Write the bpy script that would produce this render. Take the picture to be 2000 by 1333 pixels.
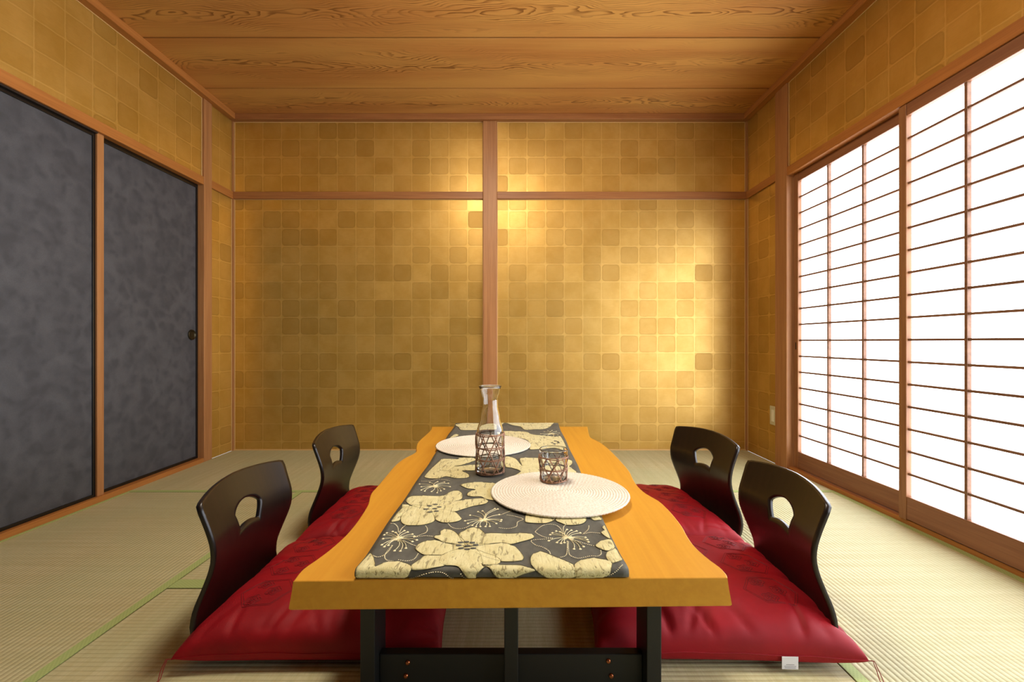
import bpy, bmesh, math, random
from mathutils import Vector, Matrix
PI = math.pi
random.seed(7)
SC = bpy.context.scene
C = SC.collection
for o in list(bpy.data.objects): bpy.data.objects.remove(o)

# ---------------------------------------------------------------- camera, light, exposure
cam = bpy.data.cameras.new('camera'); cam.sensor_width = 36.0; cam.lens = 889 / 2000 * 36
cam.shift_x = -.0015; cam.shift_y = .00075; cam.clip_start = .02
co = bpy.data.objects.new('camera', cam); C.objects.link(co)
co.location = (0, 0, .744); co.rotation_euler = (PI / 2, 0, 0); SC.camera = co
PAPER_L = 3.5          # radiance of the daylit shoji paper
LAMP_L = 27.0          # ceiling lamp diffuser
W = bpy.data.worlds.new('daylight'); SC.world = W; W.use_nodes = True
W.node_tree.nodes['Background'].inputs[0].default_value = (.9, .95, 1, 1)
W.node_tree.nodes['Background'].inputs[1].default_value = .6
SC.view_settings.view_transform = 'Standard'; SC.view_settings.look = 'None'
SC.view_settings.gamma = 1; SC.view_settings.use_curve_mapping = False
SC.view_settings.exposure = 1.0
SC.cycles.use_denoising = True; SC.cycles.max_bounces = 10; SC.cycles.diffuse_bounces = 6
SC.cycles.glossy_bounces = 5; SC.cycles.transmission_bounces = 10; SC.cycles.transparent_max_bounces = 12
SC.cycles.sample_clamp_indirect = 8; SC.cycles.caustics_reflective = False; SC.cycles.caustics_refractive = False

# ---------------------------------------------------------------- node helper
def lin(h):
    h = h.lstrip('#'); v = [int(h[i:i + 2], 16) / 255 for i in (0, 2, 4)]
    return tuple(c / 12.92 if c < .04045 else ((c + .055) / 1.055) ** 2.4 for c in v) + (1,)
class G:
    def __init__(s, name):
        s.m = bpy.data.materials.new(name); s.m.use_nodes = True; s.t = s.m.node_tree
        s.b = s.t.nodes['Principled BSDF']
    def n(s, k, **kw):
        x = s.t.nodes.new(k)
        for a, v in kw.items(): setattr(x, a, v)
        return x
    def put(s, inp, v):
        if isinstance(v, bpy.types.NodeSocket): s.t.links.new(v, inp)
        elif v is not None: inp.default_value = v
    def mth(s, op, a, b=None, c=None, clamp=False):
        x = s.n('ShaderNodeMath', operation=op); x.use_clamp = clamp
        for i, v in enumerate((a, b, c)): s.put(x.inputs[i], v)
        return x.outputs[0]
    def obj(s): return s.n('ShaderNodeTexCoord').outputs['Object']
    def sep(s, v):
        x = s.n('ShaderNodeSeparateXYZ'); s.put(x.inputs[0], v); return x.outputs
    def comb(s, a, b, c):
        x = s.n('ShaderNodeCombineXYZ')
        for i, v in enumerate((a, b, c)): s.put(x.inputs[i], v)
        return x.outputs[0]
    def scale(s, v, sc, off=(0, 0, 0)):
        x = s.n('ShaderNodeMapping'); s.put(x.inputs[0], v); x.inputs[3].default_value = sc; x.inputs[1].default_value = off
        return x.outputs[0]
    def noise(s, v, sc=1, det=3, rough=.5, dist=0):
        x = s.n('ShaderNodeTexNoise'); s.put(x.inputs['Vector'], v); x.inputs['Scale'].default_value = sc
        x.inputs['Detail'].default_value = det; x.inputs['Roughness'].default_value = rough; x.inputs['Distortion'].default_value = dist
        return x.outputs[0]
    def white(s, v):
        x = s.n('ShaderNodeTexWhiteNoise'); s.put(x.inputs['Vector'], v); return x.outputs
    def ramp(s, v, lo, hi, a=0., b=1., smooth=True):
        x = s.n('ShaderNodeMapRange', interpolation_type='SMOOTHSTEP' if smooth else 'LINEAR'); s.put(x.inputs[0], v)
        for i, q in enumerate((lo, hi, a, b)): s.put(x.inputs[1 + i], q)
        return x.outputs[0]
    def mix(s, f, a, b, mode='MIX'):
        x = s.n('ShaderNodeMix', data_type='RGBA', blend_type=mode); s.put(x.inputs[0], f); s.put(x.inputs[6], a); s.put(x.inputs[7], b)
        return x.outputs[2]
    def bump(s, h, st=.3, d=.001):
        x = s.n('ShaderNodeBump'); s.put(x.inputs['Height'], h); x.inputs['Strength'].default_value = st; x.inputs['Distance'].default_value = d
        s.t.links.new(x.outputs[0], s.b.inputs['Normal'])
    def set(s, **kw):
        for k, v in kw.items(): s.put(s.b.inputs[k.replace('_', ' ')], v)
        return s.m
def rnd(g):  # per-object random
    return g.n('ShaderNodeObjectInfo').outputs['Random']

# ---------------------------------------------------------------- materials
def m_wood(name, c1, c2, axis='z', rough=.45, dens=1., spec=.4, dark=.5):
    g = G(name); v = g.obj(); r = rnd(g)
    sc = {'x': (.5, 14, 14), 'y': (14, .5, 14), 'z': (14, 14, .5)}[axis]
    off = g.n('ShaderNodeVectorMath', operation='ADD'); g.put(off.inputs[0], v); g.put(off.inputs[1], g.comb(g.mth('MULTIPLY', r, 7.), g.mth('MULTIPLY', r, 3.), g.mth('MULTIPLY', r, 5.)))
    v = off.outputs[0]
    a = g.noise(g.scale(v, tuple(q * 3 * dens for q in sc)), 1, 4, .6, .2)
    b = g.noise(g.scale(v, tuple(q * 12 * dens for q in sc)), 1, 2, .6)
    f = g.ramp(g.mth('ADD', g.mth('MULTIPLY', a, .7), g.mth('MULTIPLY', b, .3)), .32, .68)
    g.bump(b, .08, .0006)
    return g.set(Base_Color=g.mix(f, lin(c1), lin(c2)), Roughness=rough, Specular_IOR_Level=spec)

def m_board():  # cedar ceiling board, cathedral grain along local x, board centred on y
    g = G('cedar_board'); v = g.obj(); r = rnd(g)
    x, y, z = g.sep(v)
    xo = g.mth('ADD', x, g.mth('MULTIPLY', r, 31.))
    wob = g.noise(g.comb(g.mth('MULTIPLY', xo, .9), g.mth('MULTIPLY', y, 2.4), r), 1, 3, .55)
    wob2 = g.noise(g.comb(g.mth('MULTIPLY', xo, 5.), g.mth('MULTIPLY', y, 30.), r), 1, 2, .5)
    d = g.mth('ADD', g.mth('MULTIPLY', g.mth('SUBTRACT', wob, .5), .42), g.mth('MULTIPLY', g.mth('SUBTRACT', wob2, .5), .022))
    yy = g.mth('ADD', y, g.mth('MULTIPLY', g.mth('SUBTRACT', r, .5), .12))
    # arches: rings of |y| distance modulated slowly along x
    ell = g.mth('SQRT', g.mth('ADD', g.mth('MULTIPLY', yy, yy), .0009))
    val = g.mth('MULTIPLY', g.mth('ADD', ell, d), 95.)
    s = g.mth('FRACT', val)
    line = g.mth('MULTIPLY', g.ramp(s, .45, .9), g.ramp(s, 1., .93))
    mask = g.ramp(g.mth('ABSOLUTE', yy), .17, .04, .12, 1.)
    pat = g.noise(g.comb(g.mth('MULTIPLY', xo, 2.5), g.mth('MULTIPLY', y, 14.), 3.), 1, 3)
    mask = g.mth('MULTIPLY', mask, g.ramp(pat, .35, .6, .25, 1.))
    fine = g.noise(g.comb(g.mth('MULTIPLY', xo, 3.), g.mth('MULTIPLY', y, 230.), r), 1, 2, .6)
    f = g.mth('MULTIPLY', line, mask)
    base = g.mix(g.ramp(fine, .3, .7), lin('#c98b4a'), lin('#ba7b3b'))
    blot = g.noise(g.comb(g.mth('MULTIPLY', xo, .8), g.mth('MULTIPLY', y, 6.), 9.), 1, 2)
    base = g.mix(g.ramp(blot, .35, .65), base, lin('#d0984f'))
    col = g.mix(g.mth('MULTIPLY', f, .85), base, lin('#7c4a1e'))
    g.bump(fine, .05, .0005)
    return g.set(Base_Color=col, Roughness=.38, Specular_IOR_Level=.45)

def m_gold(name='gold_leaf_paper'):  # squares of gold foil, local x along the wall, z up
    g = G(name); v = g.obj(); x, y, z = g.sep(v)
    cx = g.mth('DIVIDE', x, .1276); cz = g.mth('DIVIDE', z, .1218)
    ix = g.mth('FLOOR', cx); iz = g.mth('FLOOR', cz)
    r = rnd(g); seed = g.mth('MULTIPLY', r, 50.)
    # the print repeats every five squares upward
    izm = g.mth('MODULO', g.mth('ADD', iz, 50.), 5.)
    w = g.white(g.comb(ix, izm, seed)); rv = w[0]; wc = g.n('ShaderNodeSeparateColor'); g.put(wc.inputs[0], w[1]); ra, rb, rc = wc.outputs
    wx = g.mth('MULTIPLY', g.mth('SUBTRACT', g.noise(v, 28, 2), .5), .05)
    fx = g.mth('ABSOLUTE', g.mth('SUBTRACT', g.mth('ADD', g.mth('FRACT', cx), wx), .5))
    fz = g.mth('ABSOLUTE', g.mth('SUBTRACT', g.mth('ADD', g.mth('FRACT', cz), wx), .5))
    rad = g.mth('ADD', .06, g.mth('MULTIPLY', ra, .14))
    lim = g.mth('SUBTRACT', .475, rad)
    dx = g.mth('MAXIMUM', g.mth('SUBTRACT', fx, lim), 0.); dz = g.mth('MAXIMUM', g.mth('SUBTRACT', fz, lim), 0.)
    d = g.mth('SUBTRACT', g.mth('SQRT', g.mth('ADD', g.mth('MULTIPLY', dx, dx), g.mth('MULTIPLY', dz, dz))), rad)
    inside = g.ramp(d, .02, -.025)
    rim = g.mth('MULTIPLY', g.ramp(d, -.09, -.01), inside)
    dk = g.ramp(rv, .45, 1., .0, 1., False)
    dk = g.mth('POWER', dk, 1.5)
    edge = g.ramp(g.mth('MAXIMUM', fx, fz), .475, .495)
    cloud = g.noise(v, 7, 4, .6)
    vert = g.mth('GREATER_THAN', rb, .72)
    nh = g.noise(g.comb(g.mth('MULTIPLY', x, 22.), 0., g.mth('MULTIPLY', z, 420.)), 1, 3, .7)
    nv = g.noise(g.comb(g.mth('MULTIPLY', x, 420.), 0., g.mth('MULTIPLY', z, 22.)), 1, 3, .7)
    mx = g.n('ShaderNodeMix', data_type='FLOAT'); g.put(mx.inputs[0], vert); g.put(mx.inputs[2], nh); g.put(mx.inputs[3], nv)
    brush = mx.outputs[0]
    base = g.mix(g.ramp(cloud, .3, .7), lin('#d8ae58'), lin('#cba046'))
    base = g.mix(g.mth('MULTIPLY', g.mth('MULTIPLY', rb, inside), .22), base, lin('#b08634'))
    amt = g.mth('MULTIPLY', inside, g.mth('ADD', g.mth('MULTIPLY', dk, .42), g.mth('MULTIPLY', g.mth('MULTIPLY', rim, .3), ra)))
    col = g.mix(amt, base, lin('#a67f2e'))
    col = g.mix(g.mth('MULTIPLY', g.ramp(brush, .35, .7), .16), col, lin('#a67f2e'))
    col = g.mix(g.mth('MULTIPLY', edge, .5), col, lin('#e2c070'))
    g.bump(brush, .22, .0012)
    rough = g.mth('ADD', .33, g.mth('MULTIPLY', rc, .15))
    rough = g.mth('ADD', rough, g.mth('MULTIPLY', amt, .14))
    return g.set(Base_Color=col, Roughness=rough, Metallic=.6, Specular_IOR_Level=1.)

def m_tatami(name):  # ribs along local x
    g = G(name); v = g.obj(); x, y, z = g.sep(v); r = rnd(g)
    wob = g.mth('MULTIPLY', g.noise(v, 3, 2), .004)
    ph = g.mth('DIVIDE', g.mth('ADD', y, wob), .0142)
    rib = g.mth('ABSOLUTE', g.mth('SINE', g.mth('MULTIPLY', ph, PI)))
    rush = g.noise(g.comb(g.mth('MULTIPLY', x, 330.), g.mth('MULTIPLY', y, 40.), r), 1, 3, .7)
    rush2 = g.noise(g.comb(g.mth('MULTIPLY', x, 60.), g.mth('MULTIPLY', y, 2.), r), 1, 3, .6)
    blot = g.noise(v, 2.2, 3)
    col = g.mix(g.ramp(rush2, .35, .65), lin('#ccc298'), lin('#c0b588'))
    col = g.mix(g.mth('MULTIPLY', g.ramp(blot, .35, .65), .5), col, lin('#b8ba8e'))
    col = g.mix(g.mth('MULTIPLY', g.ramp(rush, .3, .7), .25), col, lin('#9c905e'))
    col = g.mix(g.mth('MULTIPLY', g.ramp(rib, .45, .0), .45), col, lin('#8c8050'))
    h = g.mth('ADD', g.mth('MULTIPLY', rib, 1.), g.mth('MULTIPLY', rush, .35))
    g.bump(h, .6, .0022)
    return g.set(Base_Color=col, Roughness=.62, Specular_IOR_Level=.35)
def m_border():
    g = G('green_cloth_border'); v = g.obj(); x, y, z = g.sep(v)
    a = g.mth('SINE', g.mth('MULTIPLY', x, 2 * PI / .012)); b = g.mth('SINE', g.mth('MULTIPLY', y, 2 * PI / .008))
    f = g.ramp(g.mth('MULTIPLY', a, b), .0, .6)
    return g.set(Base_Color=g.mix(g.mth('MULTIPLY', f, .5), lin('#a9b772'), lin('#8a9c58')), Roughness=.75)

def m_fusuma():
    g = G('charcoal_mottled_paper'); v = g.obj(); r = rnd(g)
    vo = g.n('ShaderNodeTexVoronoi', feature='SMOOTH_F1'); vo.inputs['Scale'].default_value = 17
    ds = g.n('ShaderNodeVectorMath', operation='ADD'); g.put(ds.inputs[0], v)
    nz = g.n('ShaderNodeTexNoise'); g.put(nz.inputs['Vector'], v); nz.inputs['Scale'].default_value = 9
    nz.inputs['Detail'].default_value = 4
    sc = g.n('ShaderNodeVectorMath', operation='SCALE'); g.put(sc.inputs[0], nz.outputs[1]); sc.inputs[3].default_value = .16
    g.put(ds.inputs[1], sc.outputs[0]); g.put(vo.inputs['Vector'], ds.outputs[0])
    n2 = g.noise(v, 5, 5, .6); fine = g.noise(v, 260, 2, .8)
    f = g.mth('ADD', g.mth('MULTIPLY', vo.outputs['Distance'], .9), g.mth('MULTIPLY', n2, .6))
    col = g.mix(g.ramp(f, .35, 1.15), lin('#414349'), lin('#575a61'))
    col = g.mix(g.mth('MULTIPLY', g.ramp(fine, .3, .7), .3), col, lin('#3c3a3a'))
    return g.set(Base_Color=col, Roughness=g.ramp(f, .4, 1., .62, .5), Specular_IOR_Level=.4)

def m_plain(name, c, rough=.5, metal=0., spec=.5, **kw):
    g = G(name); n = g.noise(g.obj(), 40, 3)
    c = lin(c); d = tuple(q * .88 for q in c[:3]) + (1,)
    return g.set(Base_Color=g.mix(g.mth('MULTIPLY', n, .6), c, d), Roughness=rough, Metallic=metal, Specular_IOR_Level=spec, **kw)

def m_lacquer():
    g = G('dark_lacquered_plywood'); v = g.obj()
    n = g.noise(g.scale(v, (30, 60, 3)), 1, 4, .6, .4)
    g.bump(n, .05, .0005)
    return g.set(Base_Color=g.mix(g.ramp(n, .35, .65), lin('#1b100c'), lin('#110a08')), Roughness=.36, Specular_IOR_Level=.4, Coat_Weight=.15, Coat_Roughness=.2)

def m_cushion():
    g = G('red_twill'); v = g.obj(); x, y, z = g.sep(v)
    tw = g.mth('SINE', g.mth('MULTIPLY', g.mth('ADD', g.mth('ADD', x, y), z), 2 * PI / .0035))
    n = g.noise(v, 6, 4, .6)
    fold = g.noise(g.scale(v, (5, 30, 8)), 1, 3, .5, 1.)
    col = g.mix(g.ramp(n, .35, .65), lin('#a00616'), lin('#8c0513'))
    col = g.mix(g.mth('MULTIPLY', g.ramp(tw, -.2, .8), .25), col, lin('#6a0710'))
    g.bump(g.mth('ADD', g.mth('MULTIPLY', tw, .12), fold), .3, .003)
    return g.set(Base_Color=col, Roughness=.6, Specular_IOR_Level=.3, Sheen_Weight=.08, Sheen_Tint=lin('#ff6070'))

def m_table():
    g = G('honey_lacquered_wood'); v = g.obj(); x, y, z = g.sep(v)
    wob = g.noise(g.scale(v, (6, .6, 6)), 1, 2)
    n = g.noise(g.comb(g.mth('ADD', g.mth('MULTIPLY', x, 60.), g.mth('MULTIPLY', wob, 6.)), g.mth('MULTIPLY', y, 2.2), g.mth('MULTIPLY', z, 60.)), 1, 4, .6)
    pid = g.mth('FLOOR', g.mth('DIVIDE', g.mth('ADD', x, .43), .155)); w = g.white(g.comb(pid, 3., 5.))[0]
    col = g.mix(g.ramp(n, .3, .7), lin('#d59b2e'), lin('#cb9028'))
    col = g.mix(g.mth('MULTIPLY', w, .35), col, lin('#c1842b'))
    fl = g.noise(v, 90, 2, .6)
    col = g.mix(g.mth('MULTIPLY', g.ramp(fl, .5, .75), .12), col, lin('#c07c14'))
    g.bump(n, .04, .0004)
    return g.set(Base_Color=col, Roughness=.5, Specular_IOR_Level=.3)

def m_jute():
    g = G('bleached_braided_fibre'); v = g.obj(); n = g.noise(v, 240, 3, .7); n2 = g.noise(v, 30, 2)
    g.bump(n, .6, .0015)
    col = g.mix(g.ramp(n, .3, .7), lin('#d2c9b4'), lin('#f0e9da'))
    return g.set(Base_Color=g.mix(g.mth('MULTIPLY', n2, .25), col, lin('#dccdb0')), Roughness=.85, Specular_IOR_Level=.2)
def m_cloth(name, c1, c2, crease=False, rough=.6, sheen=.1):
    g = G(name); v = g.obj(); x, y, z = g.sep(v)
    wv = g.mth('MULTIPLY', g.mth('SINE', g.mth('MULTIPLY', x, 2 * PI / .0016)), g.mth('SINE', g.mth('MULTIPLY', y, 2 * PI / .0016)))
    n = g.noise(g.scale(v, (60, 25, 60)), 1, 4, .6)
    f = g.ramp(n, .3, .7)
    if crease:
        cr = g.noise(g.scale(v, (150, 26, 150)), 1, 2, .5, .6)
        k = g.mth('MULTIPLY', g.ramp(cr, .58, .66), .75)  # shading of the petal creases, put into the colour
        col = g.mix(k, g.mix(f, lin(c1), lin(c2)), lin('#7a6c3a'))
        g.bump(g.mth('ADD', g.mth('MULTIPLY', wv, .08), g.mth('ADD', n, g.mth('MULTIPLY', cr, -1.6))), .5, .0022)
    else:
        col = g.mix(f, lin(c1), lin(c2)); g.bump(g.mth('ADD', g.mth('MULTIPLY', wv, .3), n), .3, .001)
    return g.set(Base_Color=col, Roughness=rough, Specular_IOR_Level=.3, Sheen_Weight=sheen)
def m_rattan():
    g = G('brown_rattan'); v = g.obj(); n = g.noise(v, 120, 3, .6)
    g.bump(n, .3, .001)
    return g.set(Base_Color=g.mix(g.ramp(n, .3, .7), lin('#b88c70'), lin('#8c6248')), Roughness=.55)
def m_glass():
    g = G('clear_glass')
    return g.set(Base_Color=(.97, .98, .98, 1), Roughness=.01, Transmission_Weight=1., IOR=1.47)
def m_emit(name, col, st, base=(.8, .8, .8, 1)):
    g = G(name); n = g.noise(g.obj(), 60, 3)
    return g.set(Base_Color=base, Roughness=.9, Specular_IOR_Level=.1, Emission_Color=col, Emission_Strength=g.mth('MULTIPLY', g.mth('ADD', .97, g.mth('MULTIPLY', n, .06)), st))

M = dict(
 gold=m_gold(), board=m_board(), tatami=m_tatami('woven_rush'), border=m_border(), fusuma=m_fusuma(),
 post=m_wood('cedar_post', '#b5804f', '#a06c40', 'z'), rail_x=m_wood('cedar_rail_across', '#a8703f', '#925d33', 'x'),
 rail_y=m_wood('cedar_rail_along', '#b8793c', '#a46730', 'y'),
 sash_z=m_wood('shoji_frame_upright', '#9c6d45', '#875836', 'z'), sash_y=m_wood('shoji_frame_rail', '#946444', '#7f5238', 'y'),
 bar=m_wood('shoji_lattice_wood', '#8c6448', '#74503a', 'y', .5),
 black=m_plain('black_lacquer_frame', '#0b0909', .35), slot=m_plain('dark_slot', '#241408', .7),
 bead=m_plain('pale_beading', '#d8b070', .5), legs=m_plain('black_painted_wood', '#0f0f0d', .45),
 copper=m_plain('copper_bolt_metal', '#b06a44', .25, 1.), table=m_table(), lacquer=m_lacquer(), cushion=m_cushion(),
 thread=m_plain('red_thread', '#8c1a1c', .7), motif=m_plain('dark_red_embroidery', '#600812', .6), white=m_plain('white_tag_cloth', '#e8e8ec', .7),
 ink=m_plain('grey_ink', '#77777c', .8), jute=m_jute(), runner=m_cloth('charcoal_jacquard', '#565549', '#45443a'),
 petal=m_cloth('cream_jacquard', '#ddd49c', '#cdc285', True, .5, .2), outline=m_plain('petal_crease_shade', '#5f5836', .8), stitch=m_plain('cream_thread', '#efe4b4', .6),
 rattan=m_rattan(), glass=m_glass(), plate=m_plain('ivory_plastic', '#cfc49c', .4), key=m_plain('pale_plastic', '#efe8cc', .35),
 bronze=m_plain('aged_bronze', '#3a3526', .35, .8), paper=m_emit('daylit_shoji_paper', (.90, .965, 1.06, 1), PAPER_L),
 lamp=m_emit('lamp_diffuser', (1., .92, .80, 1), LAMP_L), sub=m_plain('dark_subfloor', '#4a4030', .9),
)

# ---------------------------------------------------------------- mesh helpers
def link(name, me, parent=None, loc=None, rot=None):
    o = bpy.data.objects.new(name, me); C.objects.link(o)
    if parent: o.parent = parent
    if loc: o.location = loc
    if rot: o.rotation_euler = rot
    return o
def build(name, bm, mat, parent=None, loc=None, rot=None, smooth=False):
    me = bpy.data.meshes.new(name); bmesh.ops.recalc_face_normals(bm, faces=bm.faces); bm.to_mesh(me); bm.free()
    me.materials.append(mat)
    if smooth:
        for p in me.polygons: p.use_smooth = True
    return link(name, me, parent, loc, rot)
def boxbm(x0, x1, y0, y1, z0, z1, bev=0., bm=None):
    own = bm is None; bm = bm or bmesh.new()
    vs = [bm.verts.new((x, y, z)) for x in (x0, x1) for y in (y0, y1) for z in (z0, z1)]
    for f in ((0, 1, 3, 2), (4, 6, 7, 5), (0, 4, 5, 1), (2, 3, 7, 6), (0, 2, 6, 4), (1, 5, 7, 3)): bm.faces.new([vs[i] for i in f])
    if bev and own: bmesh.ops.bevel(bm, geom=bm.edges[:], offset=bev, segments=2, affect='EDGES', profile=.5)
    return bm
def cbox(name, x0, x1, y0, y1, z0, z1, mat, parent=None, bev=.0015):
    """box whose origin is its own centre (in the parent's space)"""
    cx, cy, cz = (x0 + x1) / 2, (y0 + y1) / 2, (z0 + z1) / 2
    bm = boxbm(x0 - cx, x1 - cx, y0 - cy, y1 - cy, z0 - cz, z1 - cz, bev)
    return build(name, bm, mat, parent, (cx, cy, cz))
def empty(name, loc=(0, 0, 0), rz=0):
    o = bpy.data.objects.new(name, None); C.objects.link(o); o.location = loc; o.rotation_euler = (0, 0, rz); return o
def tag(o, label, cat, group=None):
    o['label'] = label; o['category'] = cat
    if group: o['group'] = group
    return o
def struct(o): o['kind'] = 'structure'; return o
def lathe(prof, n=48, bm=None, closed=False):
    bm = bm or bmesh.new(); rings = []
    for r, z in prof:
        if r < 1e-6: rings.append([bm.verts.new((0, 0, z))])
        else: rings.append([bm.verts.new((r * math.cos(2 * PI * i / n), r * math.sin(2 * PI * i / n), z)) for i in range(n)])
    pairs = list(zip(rings, rings[1:])) + ([(rings[-1], rings[0])] if closed else [])
    for a, b in pairs:
        for i in range(n):
            j = (i + 1) % n
            if len(a) == 1 and len(b) == 1: continue
            if len(a) == 1: bm.faces.new((a[0], b[i], b[j]))
            elif len(b) == 1: bm.faces.new((a[i], a[j], b[0]))
            else: bm.faces.new((a[i], a[j], b[j], b[i]))
    return bm
def tube(bm, pts, r, n=6, closed=False, flat=1.):
    pts = [Vector(p) for p in pts]; m = len(pts); rings = []
    for i, p in enumerate(pts):
        a = pts[(i - 1) % m] if (closed or i) else p; b = pts[(i + 1) % m] if (closed or i < m - 1) else p
        t = (b - a).normalized() if (b - a).length > 1e-9 else Vector((0, 0, 1))
        u = t.cross(Vector((0, 0, 1)))
        if u.length < 1e-4: u = t.cross(Vector((1, 0, 0)))
        u.normalize(); w = t.cross(u).normalized()
        rings.append([bm.verts.new(p + u * math.cos(2 * PI * k / n) * r * flat + w * math.sin(2 * PI * k / n) * r) for k in range(n)])
    for i in range(m if closed else m - 1):
        a, b = rings[i], rings[(i + 1) % m]
        for k in range(n): bm.faces.new((a[k], a[(k + 1) % n], b[(k + 1) % n], b[k]))
    if not closed: bm.faces.new(rings[0]); bm.faces.new(rings[-1][::-1])
    return bm

# ================================================================ the room
XL, XR, YB, YR, ZC = -1.925, 1.6, 3.12, -.4, 2.29
# ---- floor: sub-floor with tatami mats (mat > border)
floor = struct(build('floor', boxbm(XL - .1, XR + .1, YR - .05, YB + .05, -.12, -.055), M['sub']))
def mat(x0, x1, y0, y1, along='x', borders=()):
    """ribs run along the long side; borders: list of 'lo','hi' long edges"""
    lx, ly = (x1 - x0, y1 - y0) if along == 'x' else (y1 - y0, x1 - x0)
    g = .0012; bw = .028
    o = build('tatami_mat', boxbm(-lx / 2 + g, lx / 2 - g, -ly / 2 + g, ly / 2 - g, -.055, 0, .002), M['tatami'], floor,
              ((x0 + x1) / 2, (y0 + y1) / 2, 0), (0, 0, 0 if along == 'x' else PI / 2))
    for b, w in borders:
        s = -1 if b == 'lo' else 1
        ye = s * (ly / 2 - g + .0004); yi = s * (ly / 2 - w)
        build('mat_border', boxbm(-lx / 2 + g, lx / 2 - g, min(ye, yi), max(ye, yi), -.0015, .0012, .0005), M['border'], o)
    return o
XM = (XL + XR) / 2
xa, xb = -1.045, .75
mat(XL, XM, 2.25, YB, 'x', [('lo', .028)]); mat(XM, XR, 2.25, YB, 'x', [('lo', .028)])
# with along='y' local +y points to world -x
mat(XL, xa, .49, 2.25, 'y', [('lo', .028), ('hi', .028)])
mat(xb, XR, .49, 2.25, 'y', [('lo', .028), ('hi', .028)])
mat(xa, xb, 1.372, 2.25, 'x', [('lo', .05)]); mat(xa, xb, .49, 1.372, 'x', [('lo', .028)])
mat(XL, XM, YR, .49, 'x', [('hi', .028)]); mat(XM, XR, YR, .49, 'x', [('hi', .028)])

# ---- ceiling of cedar boards
ceil = struct(build('ceiling', boxbm(XL - .1, XR + .1, YR - .05, YB + .05, ZC + .03, ZC + .08), M['slot']))
ys = [YB - .02, 2.776]
while ys[-1] > YR: ys.append(ys[-1] - .463)
for y1, y0 in zip(ys, ys[1:]):
    y0 = max(y0, YR)
    cbox('ceiling_board', XL, XR, y0 + .0055, y1 - .0055, ZC, ZC + .012, M['board'], ceil, .0008)

# ---- walls: plain shell with gold paper panels as parts
def wall(name, *b): return struct(build(name, boxbm(*b), M['slot']))
def panel(w, side, u0, u1, z0, z1, ou=0., oz=1.6426, t=.02):
    """gold paper panel; u runs along the wall; (ou, oz) = where a corner between four squares falls"""
    bm = boxbm(u0 - ou, u1 - ou, 0, t, z0 - oz, z1 - oz)
    if side == 'back': loc, rz = (ou, YB, oz), 0
    elif side == 'rear': loc, rz = (ou, YR - t, oz), 0
    elif side == 'left': loc, rz = (XL, ou, oz), PI / 2
    else: loc, rz = (XR + t, ou, oz), PI / 2
    return build('wallpaper_panel', bm, M['gold'], w, loc, (0, 0, rz))
wb = wall('wall_back', XL - .1, XR + .1, YB + .02, YB + .1, 0, ZC + .03)
wl = wall('wall_left', XL - .16, XL - .09, YR, YB + .02, 0, ZC + .03)
wr = wall('wall_right', XR + .02, XR + .1, 2.66, YB + .02, 0, ZC + .03)
wr2 = wall('wall_right_upper', XR + .02, XR + .1, YR, 2.66, 1.72, ZC + .03)
wf = wall('wall_rear', XL - .1, XR + .1, YR - .1, YR - .02, 0, ZC + .03)
RZ0, RZ1 = 1.72, 1.769
PX0, PX1 = -.2085, -.112          # centre post of the back wall
panel(wb, 'back', XL, PX0, 0, RZ0, -1.846); panel(wb, 'back', XL, PX0, RZ1, ZC, -1.846, 1.6426 + .1238)
panel(wb, 'back', PX1, XR, 0, RZ0, -.0355); panel(wb, 'back', PX1, XR, RZ1, ZC, -.0355, 1.6426 + .1238)
panel(wl, 'left', 2.885, YB, 0, RZ0, 2.98); panel(wl, 'left', 2.885, YB, RZ1, ZC, 2.98, 1.7664)
panel(wl, 'left', YR, 2.81, 1.765, ZC, 2.72, 1.80)
panel(wr, 'right', 2.76, YB, 0, RZ0, 2.85); panel(wr, 'right', 2.76, YB, RZ1, ZC, 2.85, 1.7664)
panel(wr2, 'right', YR, 2.665, 1.76, ZC, 2.58, 1.79)
panel(wf, 'rear', XL, XR, 1.8, ZC, 0)
for k in range(4):
    w4 = (XR - XL) / 4; cbox('added_dark_screen', XL + w4 * k + .01, XL + w4 * (k + 1) - .01, YR - .02, YR, .02, 1.76, M['fusuma'], wf, .002)  # unseen dark screens, added to cut bounce light on the table front
wlb = wall('wall_left_recess', XL - .09, XL - .075, YR, 2.815, 0, 1.72)
wlb.data.materials[0] = M['slot']

# ---- posts, rails, trims (each one a piece of the setting)
TN = [0]
def trim(x0, x1, y0, y1, z0, z1, m, bev=.002):
    TN[0] += 1; return struct(cbox('trim_%d' % TN[0], x0, x1, y0, y1, z0, z1, M[m], None, bev))
trim(PX0, PX1, YB - .022, YB + .015, 0, 2.25, 'post', .004)                       # back centre post
trim(XL + .012, PX0, YB - .016, YB, RZ0, RZ1, 'rail_x'); trim(PX1, XR - .012, YB - .016, YB, RZ0, RZ1, 'rail_x')
for y0, y1 in ((YB - .045, YB),): trim(XL, XR, y0, y1, 2.25, ZC, 'rail_x', .003)
trim(XL, XL + .045, YR, YB - .045, 2.25, ZC, 'rail_y', .003); trim(XR - .045, XR, YR, YB - .045, 2.25, ZC, 'rail_y', .003)
trim(XL, XL + .012, YB - .012, YB, 0, 2.25, 'post', .001); trim(XR - .012, XR, YB - .012, YB, 0, 2.25, 'post', .001)  # corner battens
trim(XL - .075, XL + .014, 2.812, 2.886, 0, 2.25, 'post', .003)                   # left post
trim(XL, XL + .012, 2.886, YB - .012, RZ0, RZ1, 'rail_y')
trim(XL - .075, XL + .012, YR, 2.812, 1.715, 1.765, 'rail_y')                     # lintel over the dark doors
trim(XL - .075, XL + .012, YR, 2.812, 0, .026, 'rail_y')                          # threshold
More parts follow.
